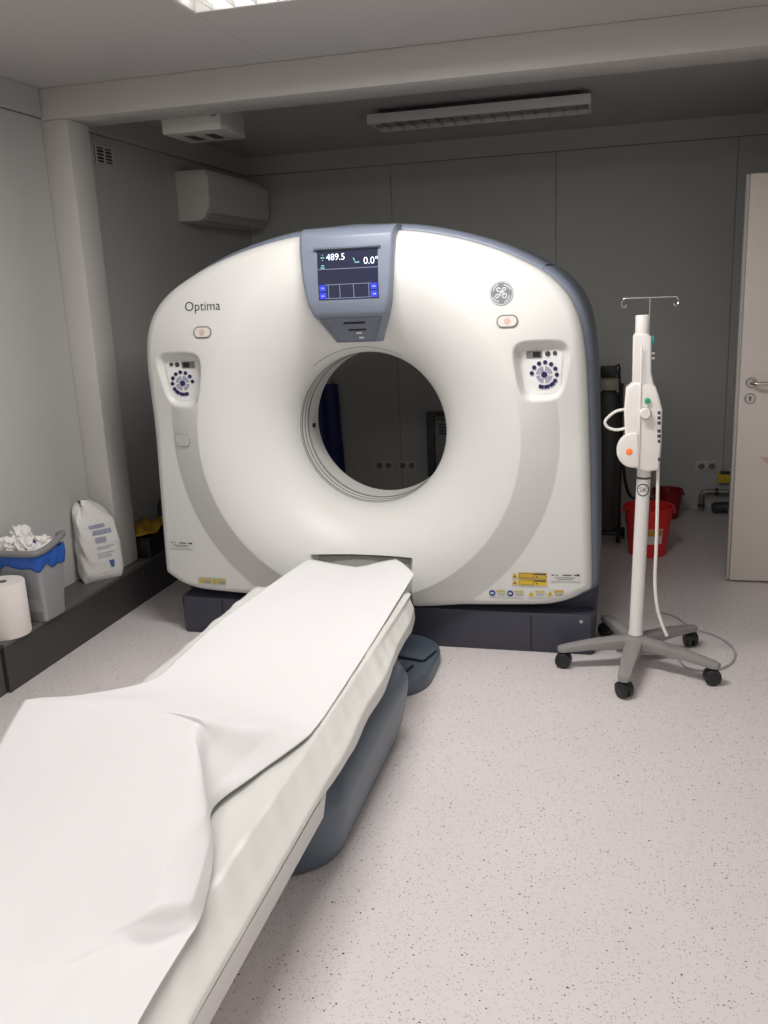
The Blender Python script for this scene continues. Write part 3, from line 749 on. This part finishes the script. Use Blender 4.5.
# round emblem with letters on the pole
def on_pole(me, cz, ang0, dr=.0006):
    n_ = len(me.vertices); co = np.zeros(n_*3); me.vertices.foreach_get('co', co); co = co.reshape(-1, 3)
    th = ang0+co[:, 0]/.0265; R_ = .0265+dr
    me.vertices.foreach_set('co', np.stack([R_*np.cos(th), R_*np.sin(th), cz+co[:, 1]], 1).ravel()); me.update(); return me
rg = put('pole_emblem', on_pole(ribbon_mesh(circ(.023, 36, 0, 0, 0, 360, False), .005), .615, math.radians(-92)), 'ink', pole)
put('emblem_letters', on_pole(text_mesh('SK', .027), .615, math.radians(-92), .0009), 'ink', rg)
def arm(a, ln=1.0):
    mb = MB(); ca, sa = math.cos(a), math.sin(a); n_ = 10
    for t, hw, zt, zb in ((.03, .038, .124, .070), (.10, .036, .123, .072), (.20, .031, .115, .074), (.29, .027, .102, .070), (.330, .025, .095, .067), (.350, .018, .090, .070)):
        t *= ln
        for j in range(n_):
            b = 2*math.pi*j/n_; cx = hw*np.sign(math.cos(b))*abs(math.cos(b))**.6; cz_ = (zt+zb)/2+(zt-zb)/2*np.sign(math.sin(b))*abs(math.sin(b))**.6
            mb.v.append((t*ca-cx*sa, t*sa+cx*ca, cz_))
    for i in range(5):
        for j in range(n_): mb.f.append((i*n_+j, i*n_+(j+1) % n_, (i+1)*n_+(j+1) % n_, (i+1)*n_+j))
    mb.f.append(tuple(range(n_))); mb.f.append(tuple(50+j for j in range(n_)))
    return mb
wheel = MB().lathe([(.012, -.011), (.026, -.011), (.0315, -.007), (.0315, .007), (.026, .011), (.012, .011)], (0, 0, 0), 24, 'x').mesh('wheel', 40)
angs = [195, 262, 332, 44, 112]; swiv = [80, 40, 100, 20, 60]; lens = [.91, 1, 1, 1, .97]
for a_, sw, ln in zip(angs, swiv, lens):
    a = math.radians(a_); arm(a, ln).build('leg', 'standg', st, 50)
    cx, cy = .325*ln*math.cos(a), .325*ln*math.sin(a)
    cs = MB().lathe([(.008, .05), (.008, .070), (.001, .070)], (0, 0, 0), 12).box((-.010, -.012, .028), (.010, .026, .058), .004).prism([(-.030, .036), (-.028, .05), (-.018, .061), (0, .066), (.018, .061), (.028, .05), (.030, .036), (.024, .036), (.015, .048), (-.015, .048), (-.024, .036)], -.024, .024, 'yz', .003).build('castor', 'black', st, 45)
    cs.location = (cx, cy, 0); cs.rotation_euler = (0, 0, math.radians(sw))
    for s in (-.0135, .0135):
        wobj = put('wheel', wheel, 'black', cs); wobj.location = (s, 0, .0315)
MB().box((-.075, -.040, .058), (.075, .04, .070), .006).build('weight_plate', 'lgrey', st)
# injector head, outline from the front
def S(px, py, y=SYc): p = at(px, py, 'y', y); return (p[0]-SXc, p[2])
body = [S(*p) for p in ((626, 387), (634, 381), (655, 385), (659, 396), (662, 408), (661, 440), (659, 468), (645, 470), (628, 463), (625, 440), (624, 410))]
bo_ = MB().prism(body, -.05, .035, 'xz', .010, 3).build('injector_body', 'head', st, 50)
up = [S(*p) for p in ((632, 388), (633, 336), (635, 333), (647, 333), (651, 336), (651, 372), (655, 388))]
MB().prism(up, -.040, .030, 'xz', .008, 3).build('syringe_housing', 'head', st, 50)
ux, uz = S(642.5, 322)
MB().lathe([(.026, uz-.05), (.026, uz+.022), (.023, uz+.026), (.018, uz+.026), (.017, uz+.020), (.001, uz+.020)], (ux, -.005, 0), 24).build('syringe_collar', 'head', st, 50)
fl_ = MB().box((S(640, 400)[0]-.003, -.056, S(640, 465)[1]), (S(640, 400)[0]+.003, -.0495, S(640, 345)[1]), .002, 1).build('front_ridge', 'head', st)
kx, kz = S(645, 411)
kn = MB().lathe([(.001, -.078), (.017, -.078), (.021, -.073), (.021, -.052), (.001, -.052)], (kx, 0, kz), 28, 'y').build('knob', 'head', st, 50)
put('knob_ring', MB().lathe([(.0225, -.0535), (.0225, -.051), (.001, -.051)], (kx, 0, kz), 28, 'y').mesh('knob_ring'), 'lgrey', kn)
gx, gz = S(647, 399)
MB().lathe([(.001, -.064), (.008, -.063), (.011, -.058), (.011, -.05)], (gx, 0, gz), 14, 'y').build('green_button', 'green', st, 50)
tx_, tz_ = S(652, 340)
MB().prism([(tx_-.004, tz_-.018), (tx_+.004, tz_-.014), (tx_+.009, tz_+.004), (tx_+.004, tz_+.018), (tx_-.004, tz_+.014)], -.03, -.008, 'xz', .003).build('teal_clip', 'teal', st)
dx_, dz_ = S(633, 448)
pdsc = [(dx_+.062*math.cos(a), dz_+.068*math.sin(a)) for a in np.linspace(math.radians(75), math.radians(295), 26)]
dsc = MB().prism(pdsc, -.058, -.022, 'xz', .006, 3).build('drive_cover', 'head', st, 50)
ox, oz = S(629, 449)
MB().lathe([(.001, -.0605), (.011, -.0605), (.013, -.0585), (.013, -.057)], (ox, 0, oz), 20, 'y').build('orange_light', 'orange', dsc, 50)
for k, (py, w_) in enumerate(((411, .010), (416, .011), (421, .012), (429, .012), (434, .013), (439, .010), (457, .008))):
    x_, z_ = S(658.5, py)
    MB().box((x_-w_/2, -.0512, z_-.006), (x_+w_/2, -.0500, z_+.006)).build('scale_mark', 'ink', bo_)
for k, py in enumerate((353, 358)):
    x_, z_ = S(651.5, py); MB().tube([(x_-.004, -.02, z_), (x_+.010, -.02, z_)], .004, 8).build('latch_pin', 'head', st)
hx, hz = S(649, 330); hx2, hzt = S(648.5, 297.5)
MB().tube([(hx, -.005, hz), (hx, -.005, hzt)], .0030, 8).build('hook_rod', 'chrome', st)
def hook(s):
    xe = .098*s
    pts = [(hx, -.005, hzt), (hx+xe*.9, -.005, hzt), (hx+xe*.98, -.005, hzt-.004), (hx+xe*1.03, -.005, hzt-.014), (hx+xe*1.02, -.007, hzt-.026), (hx+xe*.95, -.012, hzt-.033), (hx+xe*.88, -.015, hzt-.028), (hx+xe*.87, -.015, hzt-.022)]
    MB().tube(catmull(pts, 28), .0028, 8).build('hook', 'chrome', st)
hook(1); hook(-1)
loopp = [S(625, 409), S(616, 411), S(608, 417), S(605, 422), S(608, 427), S(616, 429.5), S(626, 428)]
MB().tube([(x, .0-.01, z) for x, z in catmull(loopp, 30)], .0058, 10).build('loop_handle', 'cream', st)
# power cord: hangs from the head, then loops over the floor
cp = [np.array([*S(658, 468), -.01])[[0, 2, 1]]]
cp = []
for px, py, yy in ((658, 466, -.01), (657.5, 500, -.03), (656.5, 540, -.05), (655, 580, -.07), (657, 606, -.09), (662, 624, -.105), (667, 636, -.115)):
    p = at(px, py, 'y', SYc+yy); cp.append((p[0]-SXc, yy, p[2]))
MB().tube(catmull(cp, 40), .0065, 8).build('power_cord', 'cream', st)
cp = [(cp[-1][0], cp[-1][1], cp[-1][2]), (.12, .02, .05)]
fl2 = [(661, 612), (676, 617), (692, 628), (712, 634), (728, 643), (735, 653), (731, 663), (718, 669), (700, 670), (686, 667), (679, 659), (674, 650)]
pts = []
for px, py in fl2:
    p = at(px, py, 'z', .006); pts.append((p[0]-SXc, p[1]-SYc, .006))
MB().tube(catmull(pts, 70), .0045, 8).build('floor_cord', 'lgrey', st)

# ------------------------------------------------------------------ things on the bench
pr = thing('paper_towel_roll', (-2.452, 2.993, TZ), 'white paper towel roll standing on the bench at the left edge', 'paper roll')
MB().lathe([(.022, 0), (.088, 0), (.090, .004), (.090, .222), (.087, .228), (.022, .228)], (0, 0, 0), 48, 'z', False, False).build('paper', 'rollp', pr, 50)
MB().lathe([(.0215, .001), (.0215, .2275), (.019, .2275), (.019, .001), (.0215, .001)], (0, 0, 0), 32, 'z', False, False).build('core', 'core', pr, 50)
bn = thing('waste_bin', (-2.458, 3.205, TZ), 'grey waste bin with blue bag full of crumpled tissue on the bench', 'bin')
mb = MB(); n = None
lev = [(0, .088, .070, .02), (.004, .092, .074, .02), (.27, .106, .098, .022), (.30, .108, .100, .022)]
for z, hx_, hy_, rd in lev:
    o = rrect(hx_*2, hy_*2, rd, 5); n = len(o); mb.v += [(x, y, z) for x, y in o]
inner = [(.30, .102, .094, .02), (.05, .090, .080, .02)]
for z, hx_, hy_, rd in inner: mb.v += [(x, y, z) for x, y in rrect(hx_*2, hy_*2, rd, 5)]
for i in range(5):
    for j in range(n): mb.f.append((i*n+j, i*n+(j+1) % n, (i+1)*n+(j+1) % n, (i+1)*n+j))
mb.f.append(tuple(range(n))[::-1]); mb.f.append(tuple(5*n+j for j in range(n)))
mb.build('body', 'binp', bn, 45)
# bag skirt folded over the rim
rows_ = []
o0 = np.array(rrect(.208, .192, .022, 14)); o0 = np.vstack([o0, o0[:1]])
dl = np.concatenate([[0], np.cumsum(np.hypot(*np.diff(o0, axis=0).T))])
tq = np.linspace(0, dl[-1], 96, endpoint=False)
o1 = list(zip(np.interp(tq, dl, o0[:, 0]), np.interp(tq, dl, o0[:, 1]))); nb = len(o1)
for k in range(9):
    t = k/8; r_ = []
    for j, (x, y) in enumerate(o1):
        wob = .5+.5*math.sin(j*2*math.pi*5/96+1.2)*math.sin(j*2*math.pi*3/96+.4)
        drop = .055+.030*wob+.008*math.sin(j*2*math.pi*4/96+2)
        s = 1.06+.05*math.sin(t*math.pi)+.018*math.sin(j*2*math.pi*14/96+t*4)*t
        if k == 0: r_.append((x*.93, y*.93, .300))
        else: r_.append((x*s, y*s, .312-drop*(t-.125)/.875+.003*math.sin(j*2*math.pi*11/96)))
    rows_.append(r_)
grid('bin_bag', np.array(rows_), 'bluebag', bn, closed=True, smooth=70, thick=.001, offset=1)
def crumple(name, c, rx, ry, rz, m, parent, seed, amp=.35, freq=2.6, sub=3, smooth=25):
    bm = bmesh.new(); bmesh.ops.create_icosphere(bm, subdivisions=sub, radius=1)
    rg_ = np.random.default_rng(seed); K = rg_.normal(size=(9, 3))*freq; ph = rg_.uniform(0, 6.28, 9)
    for v in bm.verts:
        p = np.array(v.co); f = 1+amp*np.sum([(1-2*abs(math.sin(float(K[i] @ p)+ph[i])))*(1 if i < 5 else .5) for i in range(9)])/4.5
        v.co = Vector((c[0]+p[0]*rx*f, c[1]+p[1]*ry*f, c[2]+p[2]*rz*f))
    return MB().bm(bm).build(name, m, parent, smooth)
for q, (c, rx, ry, rz) in enumerate((((.0, .0, .295), .085, .080, .04), ((-.03, .0, .355), .050, .055, .065), ((.02, -.055, .33), .045, .04, .05), ((.04, .055, .325), .045, .04, .035), ((-.05, -.065, .335), .045, .035, .05))):
    crumple('tissue', c, rx, ry, rz, 'tissue', bn, 21+q, .40, 3.4, 4, 20)
# swing handle bar lying over the rim
hb = [(-.07, -.120, .318), (-.02, -.124, .320), (.05, -.124, .321), (.10, -.118, .321), (.116, -.10, .322), (.120, -.04, .326), (.120, .02, .338), (.116, .075, .352), (.098, .104, .352), (.07, .114, .338)]
MB().tube(catmull(hb, 30), .0145, 10).build('bin_handle', 'grey', bn, 50)
# sack of pellets leaning against the wall
sk = thing('plastic_sack', (-2.466, 3.735, TZ), 'white printed plastic sack leaning on the wall before the post', 'sack', rz=math.radians(53))
# local x = along the front face, local -y = front
NZ, NT = 30, 48
def sack_pt(t, v):
    """t angle, v height 0..1"""
    ht = .385
    wv = float(np.interp(v, [0, .04, .12, .6, .78, .88, .95, 1.0], [.096, .101, .102, .100, .094, .074, .050, .026]))
    dv = float(np.interp(v, [0, .04, .12, .5, .74, .88, .95, 1.0], [.040, .052, .060, .056, .044, .026, .016, .006]))
    c_, s_ = math.cos(t), math.sin(t)
    x = wv*np.sign(c_)*abs(c_)**.32; y = dv*np.sign(s_)*abs(s_)**.42
    wr_ = .004*math.sin(9*v+3*t)+.003*math.sin(23*v+5*t)+ (.010*math.sin(6*t+8*v)*(v-.74)/.2 if v > .74 else 0)
    lean = -.02*v
    if v > .74: x += -.030*(v-.74)/.26
    return (x+wr_+ .0, y+wr_*.6+.035*v*v, v*ht+ (.018*math.sin(3*t)*(v-.8)/.2 if v > .8 else 0))
SP = np.array([[sack_pt(2*math.pi*j/NT, i/(NZ-1)) for j in range(NT)] for i in range(NZ)])
so = grid('bag', SP, 'sack', sk, closed=True, smooth=70)
MB().add([tuple(p) for p in SP[0]], [tuple(range(NT))[::-1]]).build('bag_bottom', 'sack', sk)
MB().add([tuple(p) for p in SP[-1]], [tuple(range(NT))]).build('bag_gather', 'sack', sk)
def sack_print(name, x0, x1, v0, v1, m):
    P = []
    for v in np.linspace(v0, v1, 8):
        rr_ = []
        for x in np.linspace(x0, x1, 8):
            best = min((sack_pt(t, v) for t in np.linspace(math.pi*1.02, math.pi*1.98, 90)), key=lambda p: abs(p[0]-x))
            rr_.append((best[0], best[1]-.0018, best[2]))
        P.append(rr_)
    grid(name, np.array(P), m, so, smooth=70)
sack_print('sack_print', -.035, .062, .60, .66, 'sackprint'); sack_print('sack_print', -.045, .03, .68, .73, 'sackprint')
sack_print('sack_print', -.028, .012, .50, .57, 'sackprint')
for v0, w_ in ((.44, .09), (.415, .07), (.36, .085), (.335, .06), (.31, .07)): sack_print('sack_line', -.03, -.03+w_, v0, v0+.010, 'sackprint')
sack_print('sack_square', .022, .048, .16, .26, 'sackblue')
# black box with yellow cloth behind the post
bx = thing('black_box', (-2.50, 4.24, TZ), 'black box on the bench behind the post', 'box')
MB().box((-.08, -.17, 0), (.12, .17, .10), .006).build('box_body', 'black', bx)
MB().box((-.084, -.174, .1001), (.124, .174, .112), .004).build('box_lid', 'black', bx)
cl = []
for i in range(16):
    r_ = []
    for j in range(20):
        u, v = i/15-.5, j/19-.5
        x, y = u*.21, v*.34
        z = .127+.028*abs(math.sin(u*6+v*4))*math.cos(v*2.6)+.012*math.sin(v*17+u*9)
        r_.append((-2.485+x+.02, 4.24+y, TZ+z))
    cl.append(r_)
tag(grid('yellow_cloth', np.array(cl), 'yellowcloth', None, thick=.003, smooth=60, offset=1), 'crumpled yellow cloth lying on the black box behind the post', 'cloth')
sb = crumple('shoulder_bag', (-2.50, 4.545, TZ+.145), .06, .105, .14, 'dark', None, 11, .12, 2.6, 3, 60)
tag(sb, 'soft dark bag lying behind the yellow cloth by the left wall', 'bag')

# ------------------------------------------------------------------ wall and ceiling fittings
ac = thing('air_conditioner', (XL, 5.15, 2.0), 'ivory wall air conditioner high on the left wall behind the beam', 'air conditioner')
sec = [(.001, .0), (.13, .0), (.165, .012), (.195, .055), (.208, .10), (.210, .25), (.195, .285), (.001, .29)]
n = len(sec); mb = MB()
mb.prism([(x, z) for x, z in sec], 0, .97, 'xz', .006, 2); mb.build('casing', 'ac', ac, 35)
fp = MB().prism([(.196, .058), (.2095, .10), (.2115, .25), (.2135, .25), (.2115, .10), (.198, .056)], .012, .958, 'xz').build('front_panel', 'ac', ac, 35)
MB().prism([(.138, -.003), (.168, .006), (.193, .044), (.197, .042), (.171, .001), (.139, -.006)], .03, .94, 'xz').build('air_flap', 'lgrey', ac, 35)
MB().box((.125, .03, -.0025), (.137, .94, -.0002)).build('outlet_slot', 'black', ac)
vg = thing('vent_grille', (XL, 4.29, 2.235), 'small white louvred vent grille beside the post top', 'vent')
MB().box((.0005, 0, 0), (.004, .165, .085)).build('backing', 'black', vg)
fr = MB()
for a, b in (((.004, 0, 0), (.012, .165, .006)), ((.004, 0, .079), (.012, .165, .085)), ((.004, 0, .006), (.012, .006, .079)), ((.004, .159, .006), (.012, .165, .079)), ((.004, .080, .006), (.012, .085, .079))): fr.box(a, b)
fr.build('frame', 'ac', vg)
me = MB().prism([(.0045, .0), (.011, -.005), (.012, -.003), (.0055, .003)], .006, .159, 'xz').mesh('slat', 30)
for k in range(4): o = put('slat', me, 'ac', vg); o.location = (0, 0, .02+.0165*k)
cb = thing('ceiling_fan_heater', (-2.15, 4.21, 2.32), 'square cream box unit with slots hanging under the ceiling behind the beam', 'ceiling unit')
MB().box((0, 0, 0), (.31, .30, .179), .008).build('housing', 'ac', cb, 40)
MB().box((-.10, .04, .10), (-.0005, .26, .179), .004).build('cable_tray', 'ac', cb)
for k in range(2): 
    MB().box((.075+.105*k, .085, -.0015), (.125+.105*k, .225, -.0002)).build('slot', 'black', cb)
MB().box((.262, -.0015, .06), (.288, -.0002, .13)).build('type_label', 'logo', cb)

def socket(x, z, label):
    s = thing('double_socket', (x, YB, z), label, 'socket', 'double sockets low on the back wall')
    MB().box((-.072, -.010, -.038), (.072, -.0003, .038), .004).build('plate', 'socket', s)
    for q in (-.034, .034): MB().lathe([(.020, -.0112), (.022, -.0112), (.022, -.0101), (.001, -.0101)], (q, 0, 0), 20, 'y').build('socket_well', 'sockhole', s)
socket(-1.655, .292, 'left one of two double wall sockets seen through the scanner bore')
socket(-1.478, .293, 'right one of two double wall sockets seen through the scanner bore')
socket(.598, .30, 'double wall socket above the pipes beside the open door')
# cabinet and duct seen through the bore
ch = thing('cable_duct', (-1.315, YB, 0), 'dark vertical cable duct on the back wall seen through the bore', 'duct')
MB().box((0, -.06, .0), (.055, -.0005, .69), .003).build('duct_body', 'duct', ch)
MB().box((.0552, -.058, .66), (.80, -.0008, .69), .003).build('duct_branch', 'duct', ch)
cbn = thing('wall_cabinet', (-1.255, YB, .10), 'grey wall cabinet with louvred top beside the dark duct', 'cabinet')
MB().box((0, -.05, 0), (.55, -.001, .53), .004).build('cabinet_body', 'cabinet', cbn)
for k in range(4): MB().box((.03, -.0535, .43+.022*k), (.52, -.0502, .442+.022*k)).build('louvre', 'duct', cbn)
# navy apron hanging on the back wall
ap = thing('lead_apron', (-2.075, YB-.03, .2), 'navy blue lead apron hanging on the back wall left of the bore view', 'apron')
A = np.array([[(-.10+.20*j/14*(1+.12*(1-i/19)), -.008*math.sin(j*.9+i*.05)-.006*math.sin(i*.3), .70*i/19) for j in range(15)] for i in range(20)])
grid('apron_body', A, 'apron', ap, thick=.008, smooth=60)
MB().tube([(-.06, .02, .70), (-.06, .0, .74), (0, .0, .77), (.06, 0, .74), (.06, .02, .70)], .006, 8).build('hanger', 'steel', ap)
MB().tube([(0, .0295, .775), (0, 0, .775)], .006, 8).build('hook', 'steel', ap)
# pipes by the door
pp = thing('wall_pipes', (.57, YB, 0), 'grey pipes with elbow low on the back wall beside the door', 'pipes')
MB().tube([(0, -.05, 0), (0, -.05, .11), (.012, -.05, .128), (.03, -.05, .135), (.75, -.05, .135)], .017, 12).build('pipe', 'steelpipe', pp, 60)
MB().tube([(.085, -.05, .135), (.105, -.05, .135)], .024, 14).build('pipe_clamp', 'dark', pp)
MB().tube([(0, -.05, .03), (0, -.05, .05)], .022, 14).build('pipe_collar', 'dark', pp)
MB().tube([(.060, -.12, .040), (.075, -.12, .042), (.20, -.12, .046), (.75, -.12, .055)], [.024, .036, .038, .042], 14).build('insulated_pipe', 'dark', pp, 60)
yv = thing('valve_box', (.70, YB, .225), 'small yellow valve box on the back wall beside the door edge', 'valve')
MB().box((-.03, -.05, -.03), (.06, -.0005, .03), .004).build('box', 'yellow', yv)
MB().box((-.015, -.052, .0302), (.07, -.01, .045), .003).build('cap', 'black', yv)

# buckets
def bucket(name, c, r0, r1, h, m, label, sticker=False, rz=0):
    t = thing(name, c, label, 'bucket', rz=rz)
    MB().lathe([(.001, .003), (r0-.003, .003), (r0, .012), (r1-.004, h-.012), (r1+.004, h-.012), (r1+.005, h), (r1-.003, h), (r0-.006, .016), (.001, .014)], (0, 0, 0), 48, 'z', True, True).build('body', m, t, 45)
    hp_ = [(r1*1.03*math.cos(a), r1*.55*math.sin(a), h-.02-.012*abs(math.sin(a))) for a in np.linspace(math.pi, 2*math.pi, 3)]
    if sticker:
        P = np.array([[((r0+(r1-r0)*z/h+.0012)*math.cos(a), (r0+(r1-r0)*z/h+.0012)*math.sin(a), z) for a in np.linspace(math.radians(-120), math.radians(-52), 12)] for z in np.linspace(.085, .175, 4)])
        s = grid('sticker', P, 'sticker', t)
        P2 = np.array([[((r0+(r1-r0)*z/h+.002)*math.cos(a), (r0+(r1-r0)*z/h+.002)*math.sin(a), z) for a in np.linspace(math.radians(-118), math.radians(-54), 12)] for z in np.linspace(.135, .172, 4)])
        grid('sticker_band', P2, 'amber', s)
    for s_ in (1, -1): MB().lathe([(.001, -.006), (.012, -.006), (.012, .006), (.001, .006)], (s_*(r1+.003), 0, h-.03), 12, 'x').build('handle_ear', m, t)
    return t
bucket('bucket', (.190, 5.165, 0), .105, .138, .285, 'red', 'bright red bucket with a label on the floor behind the stand', True)
bucket('bucket', (.338, 6.02, 0), .078, .098, .19, 'darkred', 'small dark red bucket by the back wall')

# oxygen cylinder trolley in the shade behind the scanner
gc = thing('gas_cylinder', (-.045, 5.42, 0), 'dark gas cylinder on a trolley between scanner and stand', 'gas cylinder')
MB().lathe([(.001, .075), (.060, .075), (.064, .085), (.064, .86), (.055, .90), (.030, .93), (.024, .94), (.001, .94)], (0, 0, 0), 28).build('cylinder', 'cyl', gc, 45)
MB().lathe([(.0655, .925), (.0655, .985), (.05, .995), (.001, .995)], (0, 0, 0), 24, 'z', True).build('collar', 'cylcol', gc, 40)
MB().box((-.05, -.04, .996), (.045, .04, 1.06), .008).build('regulator', 'black', gc, 40)
MB().tube([(.03, -.02, 1.05), (.055, -.02, 1.07), (.06, -.02, 1.04)], .008, 8).build('valve_outlet', 'black', gc)
MB().box((-.075, -.075, .05), (.085, .075, .074), .006).build('trolley_plate', 'black', gc)
for sx in (-1, 1): MB().tube([(sx*.075, .07, .03), (sx*.075, .075, .95)], .010, 8).build('trolley_rail', 'dark', gc)
wme = MB().lathe([(.001, -.012), (.03, -.012), (.035, -.006), (.035, .006), (.03, .012), (.001, .012)], (0, 0, 0), 18, 'x').mesh('wheel', 40)
for wx, wy in ((-.088, .06), (.098, .06), (-.06, -.06), (.07, -.06)): o = put('wheel', wme, 'black', gc); o.location = (wx, wy, .0355)
MB().tube(catmull([(.055, -.02, 1.04), (.07, -.04, .8), (.085, -.05, .55), (.11, -.06, .36), (.15, -.05, .28), (.22, -.06, .30), (.27, -.10, .27)], 50), .009, 8).build('hose', 'black', gc)
MB().tube(catmull([(.12, .06, .19), (.2, .03, .215), (.3, .0, .23), (.36, -.02, .21)], 20), .011, 8).build('hose', 'black', gc)
